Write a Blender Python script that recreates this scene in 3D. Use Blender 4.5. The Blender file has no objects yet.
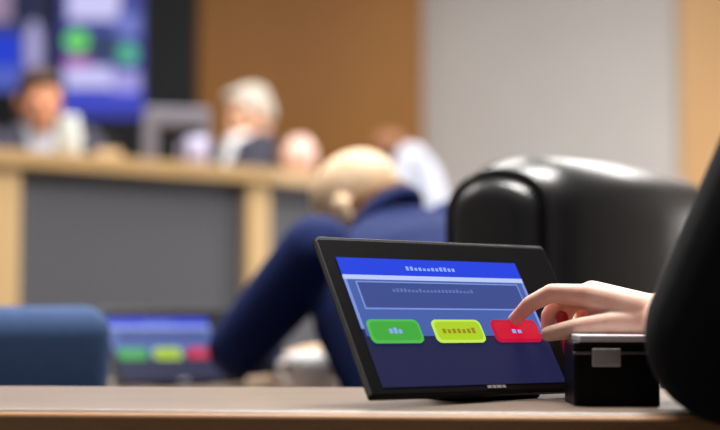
import bpy, bmesh, math, random
from mathutils import Vector as V, Matrix as M
random.seed(4)
SC = bpy.context.scene
COL = SC.collection
F = 1400.0
CAM = V((0, 0, .88)); PITCH = math.atan(80/F)
FW = V((0, math.cos(PITCH), math.sin(PITCH))); UP = V((0, -math.sin(PITCH), math.cos(PITCH))); RT = V((1, 0, 0))
def at(px, py, d):                      # the place seen at a pixel of the photograph, d metres away
    return CAM + d*(FW + RT*((px-360)/F) + UP*((215-py)/F))
R = math.radians

# ------------------------------------------------------------------ materials
def lin(c):
    c = c/255.0
    return c/12.92 if c <= .04045 else ((c+.055)/1.055)**2.4
def S(r, g, b): return (lin(r), lin(g), lin(b), 1)
def mat(name, col, rough=.6, spec=.5, col2=None, scale=(8, 8, 8), detail=4, bump=0, bscale=200, metal=0, sss=0, coat=0, kind='noise', sheen=0):
    m = bpy.data.materials.new(name); m.use_nodes = True
    nt = m.node_tree; b = nt.nodes['Principled BSDF']
    b.inputs['Base Color'].default_value = col; b.inputs['Roughness'].default_value = rough
    b.inputs['Specular IOR Level'].default_value = spec; b.inputs['Metallic'].default_value = metal
    b.inputs['Coat Weight'].default_value = coat
    b.inputs['Sheen Weight'].default_value = sheen
    if sss:
        b.inputs['Subsurface Weight'].default_value = sss
        b.inputs['Subsurface Radius'].default_value = (1, .3, .15); b.inputs['Subsurface Scale'].default_value = .012
    tc = nt.nodes.new('ShaderNodeTexCoord'); mp = nt.nodes.new('ShaderNodeMapping')
    nt.links.new(tc.outputs['Object'], mp.inputs['Vector']); mp.inputs['Scale'].default_value = scale
    if col2:
        if kind == 'ribs':
            t = nt.nodes.new('ShaderNodeTexWave'); t.inputs['Scale'].default_value = 1; t.inputs['Distortion'].default_value = 0
        else:
            t = nt.nodes.new('ShaderNodeTexNoise'); t.inputs['Scale'].default_value = 1; t.inputs['Detail'].default_value = detail
        nt.links.new(mp.outputs[0], t.inputs['Vector'])
        r = nt.nodes.new('ShaderNodeValToRGB'); r.color_ramp.elements[0].color = col; r.color_ramp.elements[1].color = col2
        r.color_ramp.elements[0].position = .3; r.color_ramp.elements[1].position = .7
        nt.links.new(t.outputs['Fac'], r.inputs[0]); nt.links.new(r.outputs[0], b.inputs['Base Color'])
    if bump:
        n = nt.nodes.new('ShaderNodeTexNoise'); n.inputs['Scale'].default_value = bscale; n.inputs['Detail'].default_value = 3
        nt.links.new(tc.outputs['Object'], n.inputs['Vector'])
        bp = nt.nodes.new('ShaderNodeBump'); bp.inputs['Strength'].default_value = bump; bp.inputs['Distance'].default_value = .002
        nt.links.new(n.outputs['Fac'], bp.inputs['Height']); nt.links.new(bp.outputs[0], b.inputs['Normal'])
    return m
def glow(name, col, st=1.0):
    m = bpy.data.materials.new(name); m.use_nodes = True
    b = m.node_tree.nodes['Principled BSDF']
    b.inputs['Base Color'].default_value = (.01, .01, .012, 1); b.inputs['Roughness'].default_value = .35
    b.inputs['Specular IOR Level'].default_value = .15
    b.inputs['Emission Color'].default_value = col; b.inputs['Emission Strength'].default_value = st
    return m
wood_wall = mat('brown_wood', S(124, 78, 22), .5, .3, S(138, 90, 30), (1.2, 1.2, .25), 6)
wood_pale = mat('pale_wood', S(202, 166, 116), .5, .4, S(212, 178, 128), (3, 3, .6), 6)
wood_tan = mat('tan_wood', S(164, 126, 82), .5, .4, S(174, 138, 94), (2, 2, .3), 6)
wood_top = mat('counter_wood', S(172, 138, 90), .45, .4, S(184, 150, 102), (3, 3, 6), 6)
wood_desk = mat('desk_wood', S(122, 104, 90), .34, .5, S(136, 118, 102), (3, 14, 14), 6)
plaster = mat('grey_plaster', S(158, 153, 149), .85, .2, S(162, 157, 153), (2, 2, 2))
ceil_m = mat('white_ceiling', S(225, 223, 220), .9)
carpet = mat('dark_carpet', S(70, 70, 78), .95, .1, S(82, 82, 90), (60, 60, 60), bump=.4)
ribbed = mat('grey_ribbed', S(84, 84, 88), .75, .2, S(93, 93, 97), (12, 12, 0), kind='ribs')
wood_edge = mat('edge_wood', S(182, 130, 82), .5, .4, S(198, 146, 96), (3, 14, 14), 6)
black_plastic = mat('black_plastic', S(10, 10, 12), .4, .14, bump=.1, bscale=900)
black_matt = mat('black_panel', S(20, 21, 24), .6, .25)
leather = mat('black_leather', S(30, 30, 32), .32, .7, S(34, 34, 36), (30, 30, 30), bump=.12, bscale=350)
blue_cloth = mat('slate_blue_cloth', S(60, 80, 118), .9, .2, S(66, 87, 126), (80, 80, 80), bump=.2)
suit_black = mat('black_suit', S(24, 24, 27), .85, .2, S(29, 29, 32), (120, 120, 120), bump=.15, bscale=700)
suit_blue = mat('blue_suit', S(18, 32, 78), .85, .2, S(22, 38, 88), (90, 90, 90), bump=.15)
suit_grey = mat('charcoal_suit', S(58, 58, 72), .85, .2, S(64, 64, 78), (90, 90, 90))
shirt_bright = mat('bright_white_shirt', S(240, 240, 246), .8, .2, S(246, 246, 250), (40, 40, 40))
shirt_white = mat('white_shirt', S(184, 188, 204), .8, .2, S(192, 196, 210), (40, 40, 40))
skin = mat('skin', S(226, 172, 140), .5, .4, S(236, 186, 156), (30, 30, 30), sss=.25)
skin_hand = mat('hand_skin', S(244, 206, 184), .5, .4, S(238, 184, 162), (45, 45, 45), sss=.35, bump=.15, bscale=500)
skin_warm = mat('skin_warm', S(220, 152, 116), .5, .4, S(228, 164, 128), (30, 30, 30), sss=.2)
skin_tan = mat('skin_tan', S(124, 82, 54), .55, .3, S(134, 92, 62), (30, 30, 30), sss=.15)
skin_pale = mat('skin_pale', S(222, 194, 160), .5, .4, S(214, 182, 146), (25, 25, 25), sss=.2)
nail_m = mat('nail', S(240, 196, 176), .25, .5)
eye_m = mat('eye', S(60, 45, 40), .2)
hair_dark = mat('dark_hair', S(50, 34, 28), .6, .4, S(70, 48, 38), (60, 60, 10))
hair_grey = mat('grey_hair', S(166, 160, 150), .6, .4, S(182, 175, 164), (60, 60, 10))
hair_sandy = mat('sandy_hair', S(112, 78, 50), .6, .4, S(132, 94, 62), (60, 60, 10))
bright_cer = mat('bright_ceramic', S(250, 250, 250), .25, .5)
white_cer = mat('white_ceramic', S(196, 202, 200), .25, .5)
lav_cer = mat('pale_lavender', S(168, 166, 198), .3, .5)
pink_cer = mat('pale_pink', S(222, 184, 172), .35, .5)
beige = mat('beige_card', S(204, 176, 140), .8)
grey_shell = mat('grey_shell', S(108, 106, 118), .5, .4)
silver = mat('silver', S(190, 190, 194), .35, .5, metal=.6)
white_plate = mat('white_plate', S(214, 212, 222), .4, .5)
steel = mat('grey_steel', S(120, 120, 124), .35, .5, metal=.8)
pen_red = mat('red_plastic', S(176, 8, 36), .3, .5)
shoe_m = mat('shoe', S(18, 16, 16), .35)

# ------------------------------------------------------------------ building helpers
def tag(o, label, cat, group=None):
    o['label'] = label; o['category'] = cat
    if group: o['group'] = group
    return o
def thing(name, label, cat, loc, group=None):
    o = bpy.data.objects.new(name, None); COL.objects.link(o); o.location = loc; o.empty_display_size = .1
    return tag(o, label, cat, group)
def root_loc(p):
    l = V((0, 0, 0))
    while p: l += p.location; p = p.parent
    return l
def link(name, me, m, parent=None, origin=None):       # me is in world coordinates
    base = root_loc(parent) if parent else V((0, 0, 0))
    org = V(origin) if origin is not None else base
    me.transform(M.Translation(-org))
    if m is not None and len(me.materials) == 0: me.materials.append(m)
    o = bpy.data.objects.new(name, me); COL.objects.link(o); o.parent = parent; o.location = org-base
    return o
def smooth(me, on=True):
    for p in me.polygons: p.use_smooth = on
def from_bm(bm, sm=False, name='m'):
    bmesh.ops.recalc_face_normals(bm, faces=bm.faces[:])
    me = bpy.data.meshes.new(name); bm.to_mesh(me); bm.free(); smooth(me, sm); return me
def box(bm, c, size, mx=None, bev=0, seg=2):
    """a box at c (world) with axes from the 3x3 matrix mx"""
    t = bmesh.new(); bmesh.ops.create_cube(t, size=1)
    bmesh.ops.scale(t, vec=size, verts=t.verts[:])
    if bev: bmesh.ops.bevel(t, geom=t.edges[:], offset=bev, segments=seg, affect='EDGES', profile=.5)
    m4 = (mx.to_4x4() if mx else M.Identity(4)); m4 = M.Translation(V(c)) @ m4
    bmesh.ops.transform(t, matrix=m4, verts=t.verts[:])
    me = bpy.data.meshes.new('t'); t.to_mesh(me); t.free(); bm.from_mesh(me); bpy.data.meshes.remove(me)
def boxobj(name, c, size, m, parent=None, mx=None, bev=0, origin=None, seg=2):
    bm = bmesh.new(); box(bm, c, size, mx, bev, seg)
    me = from_bm(bm, False)
    if parent is None and origin is None: origin = V(c)
    return link(name, me, m, parent, origin)
def rotz(a): return M.Rotation(a, 3, 'Z')
def lathe(name, prof, c, m, parent=None, n=40, origin=None):
    bm = bmesh.new(); rings = []
    for r, z in prof:
        rings.append([bm.verts.new((c[0]+r*math.cos(2*math.pi*i/n), c[1]+r*math.sin(2*math.pi*i/n), c[2]+z)) for i in range(n)])
    for a, b in zip(rings, rings[1:]):
        for i in range(n): bm.faces.new((a[i], a[(i+1) % n], b[(i+1) % n], b[i]))
    bm.faces.new(rings[0]); bm.faces.new(rings[-1])
    return link(name, from_bm(bm, True), m, parent, origin)
def tube(name, pts, r, m, parent=None, n=12, closed=False):
    bm = bmesh.new(); pts = [V(p) for p in pts]; rings = []; k = len(pts)
    for i, p in enumerate(pts):
        a = pts[(i-1) % k] if (closed or i > 0) else p
        b = pts[(i+1) % k] if (closed or i < k-1) else p
        d = (b-a).normalized(); u = d.orthogonal() if i == 0 else (pu - d*pu.dot(d)); u.normalize(); pu = u; w = d.cross(u)
        rings.append([bm.verts.new(p+u*(r*math.cos(2*math.pi*j/n))+w*(r*math.sin(2*math.pi*j/n))) for j in range(n)])
    rr = list(zip(rings, rings[1:])) + ([(rings[-1], rings[0])] if closed else [])
    for a, b in rr:
        for j in range(n): bm.faces.new((a[j], a[(j+1) % n], b[(j+1) % n], b[j]))
    if not closed: bm.faces.new(rings[0]); bm.faces.new(rings[-1])
    return link(name, from_bm(bm, True), m, parent)

# blobs: closed shapes that a voxel remesh melts into ONE continuous surface
def b_ball(bm, c, r, mx=None):
    t = M.Translation(V(c)) @ (mx.to_4x4() if mx else M.Identity(4)) @ M.Diagonal((r[0], r[1], r[2], 1))
    bmesh.ops.create_icosphere(bm, subdivisions=3, radius=1, matrix=t)
def b_limb(bm, a, b, ra, rb):
    a, b = V(a), V(b); d = (b-a); L = d.length; d.normalize()
    b_ball(bm, a, (ra,)*3); b_ball(bm, b, (rb,)*3)
    u = d.orthogonal().normalized(); w = d.cross(u); n = 20; rings = []
    for p, r in ((a, ra), (b, rb)):
        rings.append([bm.verts.new(p+(u*math.cos(2*math.pi*i/n)+w*math.sin(2*math.pi*i/n))*r) for i in range(n)])
    for i in range(n): bm.faces.new((rings[0][i], rings[0][(i+1) % n], rings[1][(i+1) % n], rings[1][i]))
    bm.faces.new(rings[0][::-1]); bm.faces.new(rings[1])
def b_chain(bm, pts, rs):
    for (p, q), (r, s) in zip(zip(pts, pts[1:]), zip(rs, rs[1:])): b_limb(bm, p, q, r, s)
def b_loft(bm, rings, n=28, e=2.4):
    vs = []
    for c, a, b in rings:
        ring = []
        for i in range(n):
            t = 2*math.pi*i/n; ct, st = math.cos(t), math.sin(t)
            ring.append(bm.verts.new(V(c)+V(a)*(math.copysign(abs(ct)**(2/e), ct))+V(b)*(math.copysign(abs(st)**(2/e), st))))
        vs.append(ring)
    for x, y in zip(vs, vs[1:]):
        for i in range(n): bm.faces.new((x[i], x[(i+1) % n], y[(i+1) % n], y[i]))
    bm.faces.new(vs[0][::-1]); bm.faces.new(vs[-1])
def melt(bm, voxel, it=6):
    bmesh.ops.recalc_face_normals(bm, faces=bm.faces[:])
    me = bpy.data.meshes.new('blob'); bm.to_mesh(me); bm.free()
    o = bpy.data.objects.new('blob', me); COL.objects.link(o)
    r = o.modifiers.new('r', 'REMESH'); r.mode = 'VOXEL'; r.voxel_size = voxel
    s = o.modifiers.new('s', 'SMOOTH'); s.factor = .5; s.iterations = it
    dg = bpy.context.evaluated_depsgraph_get()
    out = bpy.data.meshes.new_from_object(o.evaluated_get(dg))
    bpy.data.objects.remove(o); bpy.data.meshes.remove(me)
    out.materials.clear(); smooth(out); return out

# ------------------------------------------------------------------ the setting
def struct(name, c, size, m, mx=None):
    o = boxobj(name, c, size, m, None, mx); o['kind'] = 'structure'; return o
struct('floor', (-.5, 3.5, -.05), (9, 12, .1), carpet)
struct('ceiling', (-.5, 3.5, 3.45), (9, 12, .1), ceil_m)
struct('wall_back', (-2.32, 8.1, 1.7), (5.36, .2, 3.4), wood_wall)            # brown panelling, its end at x = .36
struct('wall_grey', (1.1, 8.3, 1.7), (2.0, .2, 3.4), plaster)
struct('wall_tan', (2.95, 8.285, 1.7), (2.14, .2, 3.4), wood_tan)
struct('wall_left', (-5.05, 3.5, 1.7), (.1, 12, 3.4), plaster)
struct('wall_right', (4.05, 3.5, 1.7), (.1, 12, 3.4), plaster)

# raised platform behind the dais
A = V((-1.093, 4.5, 0)); a1 = R(41); D1 = V((math.cos(a1), math.sin(a1), 0)); N1 = V((-math.sin(a1), math.cos(a1), 0))
B = V((-.334, 5.165, 0)); a2 = R(55); D2 = V((math.cos(a2), math.sin(a2), 0)); N2 = V((-math.sin(a2), math.cos(a2), 0))
L1 = (B-A).length; L2 = .66
PZ = .35
bm = bmesh.new()
poly = [A-D1*1.6+N1*.1, B+N1*.1, B+D2*L2+N2*.1, V((1.8, 5.72, 0)), V((1.8, 7.95, 0)), V((-4.9, 7.95, 0)), V((-4.9, 3.6, 0))]
lo = [bm.verts.new((p.x, p.y, .0)) for p in poly]; hi = [bm.verts.new((p.x, p.y, PZ)) for p in poly]
bm.faces.new(lo[::-1]); bm.faces.new(hi)
for i in range(len(poly)):
    j = (i+1) % len(poly); bm.faces.new((lo[i], lo[j], hi[j], hi[i]))
st = link('floor_platform', from_bm(bm), carpet, None, (-1, 6, 0)); st['kind'] = 'structure'

# ------------------------------------------------------------------ wall display
def px_quad(bm, x0, y0, x1, y1, Y, layer=0):
    def p(px, py):
        d = FW*1 + RT*((px-360)/F) + UP*((215-py)/F); k = Y/d.y
        q = CAM+d*k; return bm.verts.new((q.x, Y-layer*.004, q.z))
    bm.faces.new((p(x0, y1), p(x1, y1), p(x1, y0), p(x0, y0)))
def px_disc(bm, cx, cy, rx, ry, Y, layer=0, n=24):
    vs = []
    for i in range(n):
        t = 2*math.pi*i/n; px, py = cx+rx*math.cos(t), cy+ry*math.sin(t)
        d = FW + RT*((px-360)/F) + UP*((215-py)/F); k = Y/d.y; q = CAM+d*k
        vs.append(bm.verts.new((q.x, Y-layer*.004, q.z)))
    bm.faces.new(vs)
vw = thing('video_wall', 'large black wall-mounted video wall showing two lit blue displays', 'screen', (-2.1, 7.97, 1.5))
boxobj('housing', (-2.065, 7.95, 2.2), (2.27, .1, 1.42), black_matt, vw, bev=.006)
def display(items, label, bg, rect):
    Y = 7.885
    bm = bmesh.new(); px_quad(bm, *rect, Y)
    # thicken the glass so that it is a real slab
    g = bmesh.ops.extrude_face_region(bm, geom=bm.faces[:])
    bmesh.ops.translate(bm, vec=(0, .014, 0), verts=[v for v in g['geom'] if isinstance(v, bmesh.types.BMVert)])
    s = link('display', from_bm(bm), glow('display_ground', bg), vw); s['label'] = label
    for n, (kind, c, args) in enumerate(items):
        bm = bmesh.new()
        (px_quad if kind == 'q' else px_disc)(bm, *args, Y, 1+n*.1)
        link('picture_patch' if kind == 'q' else 'picture_spot', from_bm(bm), glow('patch', S(*c)), s)
display([('q', (205, 200, 245), (68, -40, 120, 20)), ('q', (112, 122, 200), (116, 14, 140, 36)), ('q', (45, 62, 98), (86, 34, 118, 62)),
         ('d', (110, 222, 96), (77, 41, 12, 11)), ('d', (84, 190, 140), (128, 54, 10, 10)), ('q', (190, 90, 165), (65, 57, 90, 66)),
         ('q', (205, 200, 250), (65, 67, 112, 88)), ('q', (168, 160, 228), (112, 72, 140, 92)), ('q', (62, 74, 205), (60, 92, 143, 104)),
         ('q', (54, 62, 172), (60, 104, 143, 117))],
        'right-hand display with green spots and pale bands', S(62, 70, 150), (60, -50, 143, 118))
display([('q', (150, 130, 160), (-60, -40, 12, 22)), ('q', (34, 40, 70), (12, -40, 50, 24)), ('q', (30, 60, 205), (-60, 34, 20, 66)), ('q', (80, 96, 190), (-60, 66, 48, 90)),
         ('d', (166, 160, 205), (34, 48, 9, 28))],
        'left-hand display with a bright blue area', S(58, 62, 110), (-90, -50, 48, 92))

# ------------------------------------------------------------------ the dais
da = thing('dais', 'curved council dais with grey ribbed front panels and pale wood posts', 'dais', (A.x, A.y, 0))
TOP = 1.345
def seg(name, s0, s1, z0, z1, back0, back1, m, O, D, N, ang, bev=.004, label=None):
    c = O + D*((s0+s1)/2) + N*((back0+back1)/2); c.z = (z0+z1)/2
    o = boxobj(name, c, (s1-s0, abs(back1-back0), z1-z0), m, da, rotz(ang), bev)
    if label: o['label'] = label
    return o
seg('front_panel', -1.55, -.11, .0, TOP-.05, .035, .07, ribbed, A, D1, N1, a1)
seg('post', -.11, 0, 0, TOP-.05, 0, .08, wood_pale, A, D1, N1, a1)
seg('front_panel', 0, L1-.10, .0, TOP-.05, .035, .07, ribbed, A, D1, N1, a1)
seg('post', L1-.10, L1, 0, TOP-.05, 0, .08, wood_pale, A, D1, N1, a1)
seg('front_panel', 0.0, L2-.06, .0, TOP-.05, .035, .07, ribbed, B, D2, N2, a2)
seg('post', L2-.06, L2, 0, TOP-.05, 0, .08, wood_pale, B, D2, N2, a2)
def slab(name, pts, z0, z1, m, parent):
    bm = bmesh.new()
    lo = [bm.verts.new((p.x, p.y, z0)) for p in pts]; hi = [bm.verts.new((p.x, p.y, z1)) for p in pts]
    bm.faces.new(lo[::-1]); bm.faces.new(hi)
    for i in range(len(pts)):
        j = (i+1) % len(pts); bm.faces.new((lo[i], lo[j], hi[j], hi[i]))
    bmesh.ops.bevel(bm, geom=bm.edges[:], offset=.004, segments=2, affect='EDGES', profile=.5)
    return link(name, from_bm(bm), m, parent)
ov = -.035; bk = .40
mid = (N1+N2).normalized()
slab('counter_top', [A-D1*1.6+N1*ov, B+mid*ov, B+D2*(L2+.02)+N2*ov, B+D2*(L2+.02)+N2*bk, B+mid*bk*.97, A-D1*1.6+N1*bk], TOP-.056, TOP, wood_top, da)

def on_dais(px, d): # x,y of the place straight behind a pixel column at distance d
    p = at(px, 200, d); return V((p.x, p.y, TOP))
# ------------------------------------------------------------------ things on the dais
c = on_dais(68, 4.80); J = thing('jug', 'white tapered jug on the dais beside the dark-haired person', 'jug', c)
lathe('body', [(.001, 0), (.040, .0), (.046, .01), (.047, .06), (.042, .105), (.034, .135), (.035, .15), (.031, .15), (.029, .13), (.001, .128)], c, white_cer, J)
tube('handle', [c+V((.0, .04, .115)), c+V((.0, .066, .118)), c+V((.0, .075, .09)), c+V((.0, .07, .055)), c+V((.0, .045, .04))], .006, white_cer, J)
c = on_dais(107, 4.85)
bm = bmesh.new()
box(bm, c+V((0, 0, .012)), (.088, .06, .024), rotz(R(35)), .004); box(bm, c+V((.002, 0, .031)), (.08, .055, .014), rotz(R(28)), .003)
o = link('paper_pad', from_bm(bm), beige, None, c); tag(o, 'small beige pad of papers lying on the dais right of the white jug', 'paper')
c = on_dais(197, 5.12); G = thing('mug', 'pale lavender mug on the dais in front of the grey monitor', 'mug', c)
lathe('body', [(.001, 0), (.034, 0), (.038, .006), (.041, .06), (.042, .11), (.038, .11), (.036, .02), (.001, .015)], c, lav_cer, G)
tube('handle', [c+V((-.038, 0, .09)), c+V((-.06, 0, .088)), c+V((-.066, 0, .06)), c+V((-.058, 0, .035)), c+V((-.038, 0, .032))], .006, lav_cer, G)
c = on_dais(176, 5.28); mo = thing('monitor', 'grey desktop monitor seen from behind on the dais', 'monitor', c)
mx = rotz(R(12))
bm = bmesh.new()
box(bm, c+V((0, .0, .205)), (.25, .05, .075), mx, .012); box(bm, c+mx@V((-.10, 0, .11)), (.055, .05, .14), mx, .01); box(bm, c+mx@V((.11, 0, .12)), (.03, .05, .12), mx, .008)
link('housing', from_bm(bm), grey_shell, mo)
boxobj('back_recess', c+mx@V((.02, .012, .12)), (.2, .03, .15), black_matt, mo, mx)
boxobj('stand_neck', c+mx@V((.0, .0, .06)), (.05, .03, .11), black_plastic, mo, mx, .004)
boxobj('stand_foot', c+V((0, 0, .006)), (.2, .13, .012), black_plastic, mo, mx, .004)
c = B + D2*.30 + N2*.09; c.z = TOP
pj = thing('vase', 'pale pink rounded vase on the dais to the left of the bald man', 'vase', c)
lathe('body', [(.001, 0), (.036, 0), (.052, .02), (.066, .06), (.066, .09), (.054, .125), (.036, .142), (.038, .152), (.034, .152), (.03, .14), (.001, .13)], c, pink_cer, pj)

# ------------------------------------------------------------------ chairs
def star_base(root, p, zf, m, zs):
    lathe('gas_column', [(.001, .07), (.03, .07), (.03, zs-zf-.15), (.018, zs-zf-.15), (.018, zs-zf), (.001, zs-zf)], V((p.x, p.y, zf)), m, root, 20)
    for k in range(5):
        a = 2*math.pi*k/5+.3; e = V((math.cos(a), math.sin(a), 0))
        bm = bmesh.new(); b_chain(bm, [p*1+V((0, 0, zf+.1-p.z)), V((p.x, p.y, zf+.075))+e*.28], [.026, .018])
        lg = link('leg', melt(bm, .006, 3), m, root)
        q = V((p.x, p.y, zf))+e*.28
        bm = bmesh.new(); bmesh.ops.create_cone(bm, cap_ends=True, segments=20, radius1=.029, radius2=.029, depth=.04,
                matrix=M.Translation(q+V((0, 0, .029))) @ M.Rotation(a, 4, 'Z') @ M.Rotation(R(90), 4, 'X'))
        link('caster', from_bm(bm), m, lg)
def pad(bm, c, size, mx, r): box(bm, c, size, mx, r, 5)
def office_chair(name, label, cat, c, face, seat_z, back_top, w, m, zf=0, arms=False, group=None):
    """c: middle of the seat on the floor, face: angle of the facing direction"""
    c = V(c); root = thing(name, label, cat, (c.x, c.y, zf), group)
    f = V((math.cos(face), math.sin(face), 0)); mx = rotz(face-R(90))
    bm = bmesh.new(); pad(bm, V((c.x, c.y, seat_z-.05)), (w, .48, .1), mx, .045); link('seat', from_bm(bm, True), m, root)
    h = back_top-seat_z-.06
    bq = V((c.x, c.y, 0))-f*.26; bq.z = seat_z+.06+h/2
    tl = mx @ M.Rotation(R(6), 3, 'X')
    bm = bmesh.new(); pad(bm, bq, (w, .09, h), tl, .043); link('backrest', from_bm(bm, True), m, root)
    boxobj('back_support', V((c.x, c.y, seat_z-.02))-f*.24, (.08, .03, .24), black_plastic, root, mx, .008)
    star_base(root, V((c.x, c.y, zf)), zf, black_plastic, seat_z-.08)
    return root
# leather chair: thick backrest with a fully rounded top, end caps and piping
def leather_chair(label, corner, wang, L, T, zt, zb, seat_z):
    w = V((math.cos(wang), math.sin(wang), 0)); t = V((-math.sin(wang), math.cos(wang), 0))   # t: the way the chair faces
    corner = V(corner); mid = corner + w*(L/2) + t*(T/2+.28)
    root = thing('leather_chair', label, 'chair', (mid.x, mid.y, 0))
    def prof(k, grow=0, n=22):     # cross-section of the backrest, seen from its end; x along t, z up
        P = []; r = T/2+grow; zc = zt-.075
        for i in range(n+1):
            a = math.pi*i/n
            P.append((T/2-math.cos(a)*r, zc+math.sin(a)**.8*(.075+grow)))
        P += [(T/2+r*.97, zb+.1), (T/2+r*.8, zb), (T/2-r*.75, zb), (T/2-r*.97, zb+.1)]
        return P
    def P3(s, q): return V((corner.x, corner.y, 0))+w*s+t*q[0]+V((0, 0, q[1]))
    bm = bmesh.new(); rings = []
    for s, g in ((.012, -.016), (.02, -.004), (.03, .003), (.06, .020), (L*.5, .026), (L-.06, .020), (L-.03, .003), (L-.02, -.004), (L-.012, -.016)):
        rings.append([bm.verts.new(P3(s, q)) for q in prof(0, g)])
    n = len(rings[0])
    for a, b in zip(rings, rings[1:]):
        for i in range(n): bm.faces.new((a[i], a[(i+1) % n], b[(i+1) % n], b[i]))
    bm.faces.new(rings[0]); bm.faces.new(rings[-1])
    link('backrest', from_bm(bm, True), leather, root)
    for side in (0, 1):                    # end caps: softly domed panels
        s0 = .012 if side == 0 else L-.012; sg = -1 if side == 0 else 1
        bm = bmesh.new(); rings = []
        for out, g in ((0, -.018), (.012, -.019), (.022, -.028), (.028, -.045)):
            rings.append([bm.verts.new(P3(s0+sg*out, q)) for q in prof(0, g)])
        for a, b in zip(rings, rings[1:]):
            for i in range(n): bm.faces.new((a[i], a[(i+1) % n], b[(i+1) % n], b[i]))
        bm.faces.new(rings[0]); bm.faces.new(rings[-1])
        link('side_panel', from_bm(bm, True), leather, root)
        tube('piping', [P3(s0+sg*.004, q) for q in prof(0, -.006)], .0055, leather, root, 8, True)
    mx = rotz(wang)
    sc = mid.copy(); sc.z = seat_z-.06
    bm = bmesh.new(); pad(bm, sc, (L*.94, .5, .12), mx, .05); link('seat', from_bm(bm, True), leather, root)
    for s in (-1, 1):
        ar = thing_part = None
        p0 = mid + w*s*(L/2+.02)
        bm = bmesh.new(); box(bm, V((p0.x, p0.y, .64))+t*.0, (.06, .30, .035), mx, .015, 3)
        ap = link('armrest', from_bm(bm, True), leather, root)
        tube('bracket', [V((p0.x, p0.y, .63))-t*.1, V((p0.x, p0.y, .45))-t*.1, V((p0.x, p0.y, seat_z-.09))-t*.08-w*s*.06], .014, black_plastic, ap)
    bq = mid - t*.27
    boxobj('back_support', V((bq.x, bq.y, seat_z)), (.1, .03, .3), black_plastic, root, mx, .008)
    star_base(root, V((mid.x, mid.y, 0)), 0, black_plastic, seat_z-.1)
    return root
leather_chair('large black leather chair with rounded top behind the pointing hand', (.262, 1.92, 0), R(50), .52, .185, 1.062, .5, .47)
office_chair('office_chair', 'slate blue upholstered chair back at the left behind the desk', 'chair', (-.768, 2.28, 0), R(90+36), .47, .864, .52, blue_cloth)
PB = R(90+41+180)     # people behind the dais look over it
office_chair('office_chair', 'empty black high-backed chair between the white jug and the grey monitor', 'chair', V((-1.13, 6.15, 0)), PB, PZ+.47, PZ+1.28, .46, black_matt, PZ)

# ------------------------------------------------------------------ people
def frame(fwd, up=(0, 0, 1)):
    y = V(fwd).normalized(); z = V(up); x = y.cross(z).normalized(); z = x.cross(y)
    return M((x, y, z)).transposed()
def head(bm, c, mx, s=1.0, bald=False):
    c = V(c)
    def P(x, y, z): return c+mx@V((x*s, y*s, z*s))
    def ball(p, r): b_ball(bm, P(*p), tuple(k*s for k in r), mx)
    ball((0, -.012, .035), (.077, .098, .083)); ball((0, .022, -.03), (.064, .07, .082)); ball((0, .042, -.082), (.044, .045, .034))
    ball((0, .075, -.104), (.022, .02, .016))
    ball((.03, .078, .022), (.03, .016, .010)); ball((-.03, .078, .022), (.03, .016, .010))
    ball((.04, .06, -.03), (.026, .025, .022)); ball((-.04, .06, -.03), (.026, .025, .022))
    b_limb(bm, P(0, .086, .01), P(0, .108, -.034), .008*s, .013*s)
    ball((.013, .096, -.037), (.009, .011, .008)); ball((-.013, .096, -.037), (.009, .011, .008))
    ball((0, .091, -.064), (.024, .011, .006)); ball((0, .089, -.075), (.021, .011, .007))
    for q in (1, -1):
        ball((.079*q, -.008, -.012), (.010, .024, .032)); ball((.083*q, -.014, -.005), (.008, .018, .022))
def eyes(root, c, mx, s=1.0):
    for q in (1, -1):
        bm = bmesh.new(); b_ball(bm, V(c)+mx@V((.031*q*s, .081*s, .002*s)), (.0125*s,)*3)
        link('eye', from_bm(bm, True), eye_m, root)
def hair_full(root, c, mx, m, s=1.0, vox=.005):
    bm = bmesh.new(); c = V(c)
    def ball(p, r): b_ball(bm, c+mx@(V(p)*s), tuple(k*s for k in r), mx)
    ball((0, -.022, .052), (.084, .1, .078)); ball((0, -.06, .0), (.076, .062, .085)); ball((0, .04, .1), (.06, .05, .026))
    for q in (1, -1): ball((.066*q, .0, .03), (.02, .05, .045))
    return link('hair', melt(bm, vox), m, root)
def hair_fringe(root, c, mx, m, s=1.0, vox=.005):
    bm = bmesh.new(); c = V(c); pts = []
    for k in range(17):
        a = R(-198+ k*216/16); pts.append(c+mx@V((.073*s*math.cos(a), -.014*s+.093*s*math.sin(a), (-.012)*s)))
    b_chain(bm, pts, [.013*s]*17)
    b_chain(bm, [p-mx@V((0, -.004, .028))*s for p in pts[2:-2]], [.014*s]*13)
    b_chain(bm, [p-mx@V((0, -.012, .05))*s for p in pts[5:-5]], [.014*s]*7)
    return link('hair', melt(bm, vox), m, root)
def torso(bm, pel, chest, sl, sr, fwd, g=0.0, neck=None):
    sl, sr, pel, chest = V(sl), V(sr), V(pel), V(chest); sm = (sl+sr)/2
    ra = (sr-sl).normalized(); f = V(fwd).normalized(); f = (f-ra*f.dot(ra)).normalized()
    hw = (sr-sl).length/2
    up = (sm-pel).normalized(); f2 = (f-up*f.dot(up)).normalized()
    r0 = V((ra.x, ra.y, 0)).normalized()
    b_loft(bm, [(pel-up*.1, r0*(.15+g), f2*(.1+g)), (pel, r0*(.175+g), f2*(.12+g)), (pel.lerp(chest, .5), ra*(.158+g), f2*(.115+g)),
                (chest, ra*(.178+g), f2*(.125+g)), (chest.lerp(sm, .6), ra*(hw*.98+g), f2*(.108+g)), (sm, ra*(hw*.92+g), f2*(.078+g)),
                (sm+up*.035, ra*(hw*.55+g), f2*(.062+g)), (sm+up*.06, ra*(.06+g), f2*(.05+g))])
    return up, ra, f2
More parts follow.
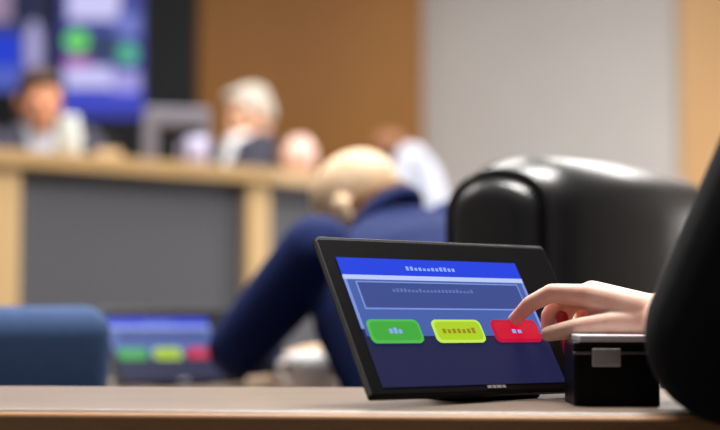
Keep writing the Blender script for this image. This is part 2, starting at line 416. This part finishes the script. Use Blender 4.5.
def hand(bm, w, d, back, thumb, curl=.5, s=1.0):
    w, d, back, thumb = V(w), V(d).normalized(), V(back).normalized(), V(thumb).normalized()
    b_loft(bm, [(w-d*.01, thumb*.026*s, back*.018*s), (w+d*.04*s, thumb*.036*s, back*.016*s), (w+d*.088*s, thumb*.039*s, back*.0125*s)], 16)
    for k, (o, L) in enumerate(((.029, .076), (.0095, .084), (-.0095, .078), (-.028, .06))):
        p = w+d*.085*s+thumb*o*s; a = 0; P = [p]
        for q, fr in enumerate((.45, .31, .24)):
            a += curl*(.5+.35*q); dd = d*math.cos(a)-back*math.sin(a); P.append(P[-1]+dd*L*fr*s)
        b_chain(bm, P, [.0098*s, .0092*s, .0084*s, .0074*s])
    p = w+d*.025*s+thumb*.024*s
    b_chain(bm, [p, p+(d*.6+thumb*.7-back*.2).normalized()*.04*s, p+(d*.6+thumb*.7-back*.2).normalized()*.04*s+(d*.9+thumb*.3-back*.3).normalized()*.032*s,
                 p+(d*.6+thumb*.7-back*.2).normalized()*.04*s+(d*.95+thumb*.1-back*.35).normalized()*.058*s], [.015*s, .0115*s, .0105*s, .009*s])
def legs(root, pel, fwd, zf, m, seat):
    f = V((fwd[0], fwd[1], 0)).normalized(); r = V((f.y, -f.x, 0)); bm = bmesh.new(); pel = V(pel)
    b_ball(bm, pel, (.16, .16, .1))
    feet = []
    for q in (1, -1):
        h = pel+r*.09*q-V((0, 0, .01)); k = h+f*.40+r*.03*q; k.z = zf+.50; an = k+f*.02; an.z = zf+.09
        b_chain(bm, [h, k, an], [.085, .062, .05]); feet.append(an)
    link('trousers', melt(bm, .01), m, root)
    for an in feet:
        bm = bmesh.new(); b_chain(bm, [an-V((0, 0, .052)), an+f*.16-V((0, 0, .062))], [.038, .028]); link('shoe', melt(bm, .007), shoe_m, root)

def person(label, head_c, hfwd, hup, pel, chest, sl, sr, fwd, arms, jacket, skin_m, hair=None, bald=False, shirt=None, zf=0, vox=.006, hs=1.0, trousers=None, hands=None, cloth='jacket', group=None):
    pel = V(pel); root = thing('person', label, 'person', (pel.x, pel.y, zf), group)
    hm = frame(hfwd, hup); head_c = V(head_c)
    bm = bmesh.new(); head(bm, head_c, hm, hs, bald)
    up, ra, f2 = torso(bm, pel, chest, sl, sr, fwd, -.02)
    sm = (V(sl)+V(sr))/2
    b_limb(bm, head_c+hm@V((0, -.02, -.07))*hs, sm+up*.03, .056*hs, .062)
    for (s, e, w) in arms: b_chain(bm, [s, e, w], [.045, .036, .026])
    for h in (hands or []): hand(bm, *h)
    link('body', melt(bm, vox), skin_m, root)
    eyes(root, head_c, hm, hs)
    if hair: (hair_fringe if bald else hair_full)(root, head_c, hm, hair, hs, vox)
    bm = bmesh.new(); torso(bm, pel, chest, sl, sr, fwd, .004)
    for (s, e, w) in arms:
        w2 = V(w).lerp(V(e), .06); b_chain(bm, [s, e, w2], [.068, .056, .043])
    j = link(cloth, melt(bm, vox), jacket, root)
    if cloth == 'jacket':
        bm = bmesh.new(); c0 = sm+up*.035; n = 22      # turned-down collar
        pts = [c0+ra*(.075*math.cos(2*math.pi*i/n))+f2*(.068*math.sin(2*math.pi*i/n)-.004)+up*(.012-.02*math.sin(2*math.pi*i/n)) for i in range(n)]
        b_chain(bm, pts+[pts[0]], [.016]*(n+1)); link('collar', melt(bm, vox), jacket, j)
    if shirt:
        bm = bmesh.new(); c0 = chest if isinstance(chest, V) else V(chest)
        b_loft(bm, [(c0-up*.12+f2*.085, ra*.03, f2*.05), (c0+f2*.09, ra*.055, f2*.052), (sm+f2*.04, ra*.07, f2*.055), (sm+up*.05+f2*.01, ra*.066, f2*.062), (sm+up*.075+f2*.01, ra*.058, f2*.056)])
        link('shirt', melt(bm, vox), shirt, root)
    legs(root, pel, fwd, zf, trousers or jacket, None)
    return root, up, ra, f2

# seated upright people are laid out from their head
def seated(label, hc, face, hfwd, jacket, skin_m, hair, shirt, zf, lean=.06, cloth='jacket', trousers=None, hs=1.0, down=.175, back=.06, bald=False, wide=.17):
    hc = V(hc); f = V((math.cos(face), math.sin(face), 0)); r = V((f.y, -f.x, 0))
    sm = hc-V((0, 0, down))-f*back; pel = V((sm.x, sm.y, zf+.56))-f*(lean+.08); chest = sm-V((0, 0, .15))-f*.02
    sl, sr = sm-r*wide, sm+r*wide
    arms = []; hands = []
    for s, q in ((sl, -1), (sr, 1)):
        e = s-V((0, 0, .24))+f*.1+r*.05*q; w = e+f*.2-r*.09*q+V((0, 0, .04)); arms.append((s, e, w))
        hands.append((w, f-r*.3*q, V((0, 0, 1)), -r*q, .5))
    return person(label, hc, hfwd, (0, 0, 1), pel, chest, sl, sr, f, arms, jacket, skin_m, hair, bald, shirt, zf, .007, hs, trousers, hands, cloth)

hl = at(40, 101, 5.35)
seated('dark-haired person in a dark suit and white shirt seated behind the dais at the left', hl, R(-62), (.45, -.8, -.3), suit_grey, skin_warm, hair_dark, shirt_white, PZ, down=.15, wide=.2)
office_chair('office_chair', 'black chair behind the dark-haired person in the suit', 'chair', V((hl.x, hl.y, 0))-V((math.cos(R(-62)), math.sin(R(-62)), 0))*.17, R(-62), PZ+.47, PZ+.95, .46, black_matt, PZ)
hr = at(249, 114, 5.98)
fr = R(-150)
seated('grey-haired person in charcoal suit and white shirt seated behind the dais centre', hr, fr, (-.78, -.5, -.36), suit_grey, skin, hair_grey, shirt_bright, PZ, hs=.97, down=.16, back=-.02)
office_chair('office_chair', 'black chair behind the grey-haired person in the charcoal suit', 'chair', V((hr.x, hr.y, 0))-V((math.cos(fr), math.sin(fr), 0))*.17, fr, PZ+.47, PZ+.95, .46, black_matt, PZ)
hw = at(387, 153, 6.05)
seated('person in a white shirt seen side-on between the bald man and the grey wall', hw, R(176), (-.9, .2, -.35), shirt_white, skin_tan, hair_dark, None, PZ, cloth='shirt', trousers=suit_grey, down=.045, back=.11, hs=.84, bald=True)
office_chair('office_chair', 'black chair of the person in the white shirt', 'chair', V((hw.x, hw.y, 0))-V((math.cos(R(176)), math.sin(R(176)), 0))*.27, R(176), PZ+.47, PZ+.85, .46, black_matt, PZ)

# bald man leaning over the second desk, seen from behind
hb = at(358, 211, 2.72)
person('bald man in a blue suit leaning over the second desk with his back turned', hb, (-.70, .42, -.52), (0, 0, 1), (.20, 2.27, .56), (.075, 2.53, .88), (-.075, 2.48, .955), (.185, 2.76, 1.0),
       (-.62, .66, -.3), [((-.075, 2.48, .955), (-.222, 2.56, .785), (-.19, 2.80, .762)), ((.185, 2.76, 1.0), (.16, 2.93, .80), (-.05, 3.06, .762))],
       suit_blue, skin_pale, hair_sandy, True, None, 0, .005, .98,
       hands=[((-.19, 2.80, .757), (.1, 1, -.05), (0, 0, 1), (1, -.1, 0), .45), ((-.05, 3.06, .757), (-1, .35, -.05), (0, 0, 1), (-.35, -1, 0), .45)])

# ------------------------------------------------------------------ desks
def prism_desk(name, label, pts, zt, th, m, depth_front, group=None):
    """worktop (pts seen from above, first two along the front edge) with a rounded front edge, a front apron and side panels"""
    c = sum(pts, V((0, 0, 0)))/len(pts); root = thing(name, label, 'desk', (c.x, c.y, 0), group)
    bm = bmesh.new()
    lo = [bm.verts.new((p.x, p.y, zt-th)) for p in pts]; hi = [bm.verts.new((p.x, p.y, zt)) for p in pts]
    bm.faces.new(lo[::-1]); bm.faces.new(hi)
    for i in range(len(pts)):
        j = (i+1) % len(pts); bm.faces.new((lo[i], lo[j], hi[j], hi[i]))
    bmesh.ops.bevel(bm, geom=bm.edges[:], offset=.007, segments=4, affect='EDGES', profile=.5)
    link('worktop', from_bm(bm, True), m, root)
    d = (pts[1]-pts[0]); a = math.atan2(d.y, d.x); n = V((-math.sin(a), math.cos(a), 0))
    e = (pts[0]+pts[1])/2 - n*.006
    boxobj('edge_band', V((e.x, e.y, zt-th/2-.002)), (d.length, .012, th), wood_edge, root, rotz(a), .0055, seg=4)['label'] = 'darker brown front edge'
    p = (pts[0]+pts[1])/2 + n*depth_front
    boxobj('apron', V((p.x, p.y, (zt-th)-.09)), (d.length-.1, .025, .18), m, root, rotz(a), .003)
    for e, s in ((pts[0], 1), (pts[1], -1)):
        q = e + d.normalized()*s*.06 + n*(depth_front+.12)
        boxobj('side_panel', V((q.x, q.y, (zt-th)/2)), (.03, .22, zt-th), m, root, rotz(a), .003)
    return root
ZD = .78
prism_desk('desk', 'near brown wooden desk across the bottom carrying the large tablet', [V((-.62, 1.262, 0)), V((.62, 1.165, 0)), V((.62, 1.50, 0)), V((-.62, 1.57, 0))], ZD, .038, wood_desk, .03)
ad = R(36); dd = V((math.cos(ad), math.sin(ad), 0)); dn = V((-math.sin(ad), math.cos(ad), 0))
ZD2 = .70
p0 = V((-1.25, 1.74, 0)); p1 = p0+dd*2.2
prism_desk('desk', 'second desk with brown wooden top in front of the bald man', [p0, p1, p1+dn*.62, p0+dn*.62], ZD2, .035, wood_desk, .3)

# ------------------------------------------------------------------ voting tablets
YAW, TILT, ROLL = R(36.0), R(33.0), R(.9)
cr, sr_ = math.cos(ROLL), math.sin(ROLL)
u0 = V((math.cos(YAW), math.sin(YAW), 0)); n0 = V((math.sin(YAW), -math.cos(YAW), 0)); v0 = V((0, 0, 1))*math.cos(TILT)-n0*math.sin(TILT)
TU = cr*u0-sr_*v0; TV = sr_*u0+cr*v0; TN = TU.cross(TV)          # TN: out of the screen
TW, TH = .29, .172
MX = M((TU, TV, TN)).transposed()
O1 = V((.0109, 1.2341, .7905))
def uv_of(px, py):
    d = FW+RT*((px-360)/F)+UP*((215-py)/F); k = (O1-CAM).dot(TN)/d.dot(TN); q = CAM+d*k-O1
    return q.dot(TU), q.dot(TV)
def tablet(O, zt, label, detail=True, group='voting tablets on the desks'):
    root = thing('tablet', label, 'tablet', V((O.x, O.y, zt))+u0*TW/2, group)
    def W(u, v, h=0): return O+TU*u+TV*v+TN*h
    bm = bmesh.new(); box(bm, W(TW/2, TH/2, -.0045), (TW, TH, .009), MX, .003, 3); link('casing', from_bm(bm), black_plastic, root)
    bm = bmesh.new(); box(bm, W(TW/2, TH-.0005, -.003), (TW-.006, .003, .005), MX, .001, 1); link('rim', from_bm(bm), steel, root)['label'] = 'grey metal top rim'
    bm = bmesh.new(); box(bm, W(.0005, TH/2, -.003), (.003, TH-.006, .005), MX, .001, 1); link('rim', from_bm(bm), steel, root)['label'] = 'grey metal side rim'
    # stand: a leg behind and a foot on the desk
    mid = W(TW/2, TH*.5, -.02); ft = V((mid.x, mid.y, zt))+n0*.012+u0*.02
    bm = bmesh.new(); box(bm, (mid+ft)/2+V((0, 0, .0)), (.08, .012, (mid-ft).length), rotz(YAW) @ M.Rotation(R(8), 3, 'X'), .004)
    sd = link('stand', from_bm(bm), black_plastic, root)
    boxobj('foot', ft+V((0, 0, .005)), (.1, .07, .01), black_plastic, sd, rotz(YAW), .003)
    def quad(name, u0_, v0_, u1_, v1_, m, h, par, rad=0, dep=.0006):
        bm = bmesh.new(); box(bm, W((u0_+u1_)/2, (v0_+v1_)/2, h), (abs(u1_-u0_), abs(v1_-v0_), dep), MX)
        if rad:
            es = [e for e in bm.edges if abs((e.verts[0].co-e.verts[1].co).normalized().dot(TN)) > .9]
            bmesh.ops.bevel(bm, geom=es, offset=rad, segments=5, affect='EDGES', profile=.5)
        return link(name, from_bm(bm), m, par)
    U0, U1, B0, B1 = SU0, SU1, SB0, SB1
    sc = quad('screen', U0, B0, U1, B1, G['ground'], .0003, root)
    hv = SHV
    quad('header_bar', U0, hv+.005, U1, B1, G['header'], .0008, sc)
    quad('header_line', U0, hv, U1, hv+.005, G['line'], .0009, sc)
    quad('page_area', U0+.003, .062, U1-.003, hv, G['page'], .0008, sc)
    quad('page_edge', U0, .07, U0+.003, hv, G['line2'], .0009, sc)
    quad('page_edge', U1-.003, .07, U1, hv, G['line2'], .0009, sc)
    quad('message_frame', U0+.012, .091, U1-.01, .122, G['line2'], .0011, sc)
    quad('message_box', U0+.0135, .0925, U1-.0115, .1205, G['box'], .0014, sc)
    rng = random.Random(3)
    def strokes(name, cu, cv, wd, ht, m, h, par, n):
        bm = bmesh.new(); x = cu-wd/2; st = wd/n
        for i in range(n):
            k = ht*rng.choice((.6, 1, .7, .8)); box(bm, W(x+st*(i+.4), cv-(ht-k)/2, h), (st*.62, k, .0004), MX)
        return link(name, from_bm(bm), m, par)
    strokes('header_text', SHT[0], SHT[1], .062, .0045, G['text'], .0014, sc, 12)
    strokes('message_text', .115, .112, .10, .004, G['text_dim'], .0019, sc, 22)
    for (cu, m, tw, tm, n, lab) in ((BU[0], 'green', .016, 'text', 3, 'green button'), (BU[1], 'yellow', .042, 'text_warm', 7, 'yellow-green button'), (BU[2], 'red', .014, 'text', 2, 'red button')):
        b = quad('button', cu-.030, BV-.0125, cu+.030, BV+.0125, G[m+'_edge'], .0013, sc, .006, .0012); b['label'] = lab
        quad('button_face', cu-.0275, BV-.0100, cu+.0275, BV+.0100, G[m], .0018, b, .005, .0012)
        strokes('caption', cu, BV, tw, .006, G[tm], .0026, b, n)
    bm = bmesh.new()
    for q, wd in ((.1375, .005), (.1435, .0045), (.1495, .006), (.1555, .004)): box(bm, W(q, .0064, .0005), (wd, .003, .0005), MX)
    link('maker_mark', from_bm(bm), silver, root)
    return root
G = {'ground': glow('screen_navy', S(26, 29, 70)), 'header': glow('screen_header', S(24, 62, 224)), 'line': glow('screen_line', S(188, 202, 248)), 'line2': glow('screen_line_soft', S(126, 150, 222)),
     'page': glow('screen_page', S(68, 94, 168)), 'box': glow('screen_box', S(56, 74, 142)), 'text': glow('screen_text', S(140, 170, 245)), 'text_dim': glow('screen_text_dim', S(92, 112, 176)),
     'text_warm': glow('screen_text_warm', S(150, 132, 20)),
     'green': glow('button_green', S(62, 168, 56)), 'green_edge': glow('button_green_edge', S(84, 186, 80)), 'yellow': glow('button_yellow', S(172, 208, 30)), 'yellow_edge': glow('button_yellow_edge', S(196, 236, 84)),
     'red': glow('button_red', S(205, 10, 48)), 'red_edge': glow('button_red_edge', S(190, 8, 56))}
SU0 = uv_of(342, 276)[0]; SU1 = uv_of(524, 287)[0]; SB0 = uv_of(440, 386)[1]; SB1 = uv_of(430, 261)[1]; SHV = uv_of(430, 281.5)[1]
print('SCREEN', SU0, SU1, SB0, SB1, SHV)
SHT = uv_of(430, 270)
bus = [uv_of(394, 330.5), uv_of(458, 332), uv_of(516, 333)]
BU = [b[0] for b in bus]; BV = sum(b[1] for b in bus)/3
print('BUTTONS', bus)
tablet(O1, ZD, 'large voting tablet in focus on the near desk, touched by the pointing finger')
q = at(116, 386, 2.64)
tablet(V((q.x, q.y, ZD2+.0105)), ZD2, 'smaller blurred voting tablet on the second desk at left')

# white cup under the bald man's arm
c = at(314, 384, 2.66); c.z = ZD2
W_ = thing('cup', 'white cup on the second desk beneath the bald man', 'cup', c)
lathe('body', [(.001, 0), (.04, 0), (.045, .005), (.050, .05), (.051, .07), (.047, .07), (.042, .012), (.001, .01)], c, bright_cer, W_)
tube('handle', [c+V((-.047, 0, .055)), c+V((-.064, 0, .053)), c+V((-.068, 0, .036)), c+V((-.058, 0, .018)), c+V((-.044, 0, .016))], .005, bright_cer, W_)

# console under the hand
cb = V((.2325, 1.302, ZD+.0035))
CN = thing('console', 'black desk console with white top plate and silver badge under the hand', 'console', cb)
boxobj('body', cb+V((0, 0, .0245)), (.078, .062, .060), black_plastic, CN, None, .003)
boxobj('top_plate', cb+V((.002, 0, .0568)), (.07, .06, .0066), white_plate, CN, None, .0015)
boxobj('trim_line', cb+V((.0, -.0312, .044)), (.08, .0025, .0025), steel, CN, None, .0006)
boxobj('badge', cb+V((-.010, -.0318, .040)), (.026, .004, .0165), silver, CN, None, .001)

# ------------------------------------------------------------------ the person who points
TIP = at(513, 321, 1.383)
hp = V((.36, .80, 1.30))
pel = V((.43, .80, .56)); chest = V((.40, .80, .86)); sl = V((.385, .62, 1.03)); sr = V((.375, .99, 1.05))
elb = V((.289, 1.125, .848)); wr = at(668, 318, 1.318)
PR = thing('person', 'person in a black suit at the right edge pointing a finger at the large tablet', 'person', (pel.x, pel.y, 0))
hm = frame((-.9, .35, -.3)); bm = bmesh.new()
head(bm, hp, hm); up, ra, f2 = torso(bm, pel, chest, sl, sr, (-1, 0, 0), -.02)
b_limb(bm, hp+hm@V((0, -.02, -.07)), (sl+sr)/2+up*.03, .056, .062)
b_chain(bm, [sr, elb, wr], [.045, .038, .027])
le = V((.36, .56, .80)); lw = V((.20, .60, .70))
b_chain(bm, [sl, le, lw], [.045, .036, .026]); hand(bm, lw, (-.6, .4, -.5), (-.5, -.2, .8), (.3, .9, .2), .5)
body_vox = .0021
# pointing hand: joints read from the photograph, each at its own distance
def ch(pts, rs): b_chain(bm, [at(*p) for p in pts], rs)
# palm: spread of metacarpals between wrist and knuckles
kn = [at(588, 296, 1.345), at(592, 293, 1.366), at(598, 298, 1.386), at(604, 306, 1.402)]
for k, (p, o) in enumerate(zip(kn, (-.012, -.004, .006, .014))):
    b_limb(bm, wr+V((-.008, o, .002)), p, .0185, (.0125, .0125, .012, .011)[k])
b_limb(bm, at(652, 317, 1.315), at(606, 308, 1.345), .020, .018)
b_limb(bm, at(648, 322, 1.310), at(612, 320, 1.335), .018, .015)
ch([(588, 296, 1.345), (552, 293, 1.358), (530, 304, 1.370), (514, 320, 1.381)], [.0118, .0094, .0082, .0066])       # index
ch([(592, 293, 1.366), (560, 299, 1.382), (549, 316, 1.386), (548, 331, 1.384)], [.0115, .0092, .0083, .0072])       # middle
ch([(598, 298, 1.386), (570, 304, 1.400), (563, 320, 1.398), (570, 331, 1.391)], [.011, .0088, .008, .007])          # ring
ch([(604, 306, 1.402), (582, 313, 1.414), (577, 325, 1.409), (583, 333, 1.402)], [.0105, .008, .0074, .0066])        # little
ch([(650, 324, 1.308), (612, 324, 1.318), (578, 328, 1.330), (548, 334, 1.345)], [.016, .0118, .0098, .0075])         # thumb
link('body', melt(bm, body_vox, 4), skin_hand, PR)
eyes(PR, hp, hm)
hair_full(PR, hp, hm, hair_dark)
bm = bmesh.new(); torso(bm, pel, chest, sl, sr, (-1, 0, 0), .004)
cuff = wr.lerp(elb, .02)
b_chain(bm, [sr, elb+V((.013, 0, 0)), wr.lerp(elb, .22)+V((.019, 0, -.004))], [.085, .074, .042])
b_chain(bm, [sl, le, lw.lerp(le, .06)], [.07, .056, .043])
j = link('jacket', melt(bm, .005), suit_black, PR)
bm = bmesh.new(); b_chain(bm, [wr.lerp(elb, .25)+V((.012, 0, 0)), wr.lerp(elb, .12)+V((.010, 0, 0))], [.031, .032]); link('shirt_cuff', melt(bm, .004), shirt_white, PR)
legs(PR, pel, (-1, 0, 0), 0, suit_black, None)

pa, pb = at(562, 317, 1.376), at(570, 354, 1.352)
PN = thing('pen', 'dark red pen held upright between the thumb and the curled fingers', 'pen', pb)
bm = bmesh.new(); b_chain(bm, [pa, pb], [.0062, .0058]); link('barrel', melt(bm, .0012, 2), pen_red, PN)
bm = bmesh.new(); b_chain(bm, [pb, pb+(pb-pa).normalized()*.009], [.0045, .0014]); link('tip', melt(bm, .0008, 2), pen_red, PN)
# ------------------------------------------------------------------ lights
def area(name, loc, size, power, col=(1, 1, 1), rot=(0, 0, 0), sy=None):
    l = bpy.data.lights.new(name, 'AREA'); l.energy = power; l.color = col; l.size = size
    if sy: l.shape = 'RECTANGLE'; l.size_y = sy
    o = bpy.data.objects.new(name, l); COL.objects.link(o); o.location = loc; o.rotation_euler = rot; return o
area('ceiling_lamp_front', (.2, 2.2, 3.35), 1.5, 165, (1, .97, .93), sy=1.0)
area('ceiling_lamp_dais', (-.9, 4.7, 3.35), 2.4, 120, (1, .96, .9), sy=.9)
area('ceiling_lamp_right', (1.7, 5.4, 3.35), 1.6, 125, (1, .97, .94), sy=1.8)
area('added_wall_light', (3.92, 6.7, 1.0), 1.4, 110, (1, .97, .95), (R(90), 0, R(90)), 1.2)  # fill light added out of view to grade the grey wall
w = bpy.data.worlds.new('world'); SC.world = w; w.use_nodes = True
w.node_tree.nodes['Background'].inputs[0].default_value = (.9, .93, 1, 1); w.node_tree.nodes['Background'].inputs[1].default_value = .17

bm = bmesh.new()
for (cy, cz, sy, sz) in ((6.7, .33, 1.66, .08), (6.7, 1.67, 1.66, .08), (5.91, 1.0, .08, 1.42), (7.49, 1.0, .08, 1.42), (6.7, 1.0, .05, 1.3)): box(bm, (3.975, cy, cz), (.05, sy, sz), None, .004)
wf = link('added_window', from_bm(bm), white_plate, None, (3.975, 6.7, 1.0)); wf['kind'] = 'structure'  # unseen window frame, made up to house the fill light
boxobj('glow_pane', (3.985, 6.7, 1.0), (.01, 1.5, 1.3), glow('pane_glow', (1, .97, .95, 1), 3), wf)  # glowing sheet added behind the made-up frame
# ------------------------------------------------------------------ camera
cd = bpy.data.cameras.new('camera'); cam = bpy.data.objects.new('camera', cd); COL.objects.link(cam)
cam.location = CAM; cam.rotation_euler = (R(90)+PITCH, 0, 0)
cd.sensor_width = 36; cd.lens = 70; cd.clip_start = .05
cd.dof.use_dof = True; cd.dof.focus_distance = 1.36; cd.dof.aperture_fstop = 2.5
SC.camera = cam
vs = SC.view_settings; vs.view_transform = 'Standard'; vs.look = 'None'; vs.gamma = 1; vs.use_curve_mapping = False; vs.exposure = 0
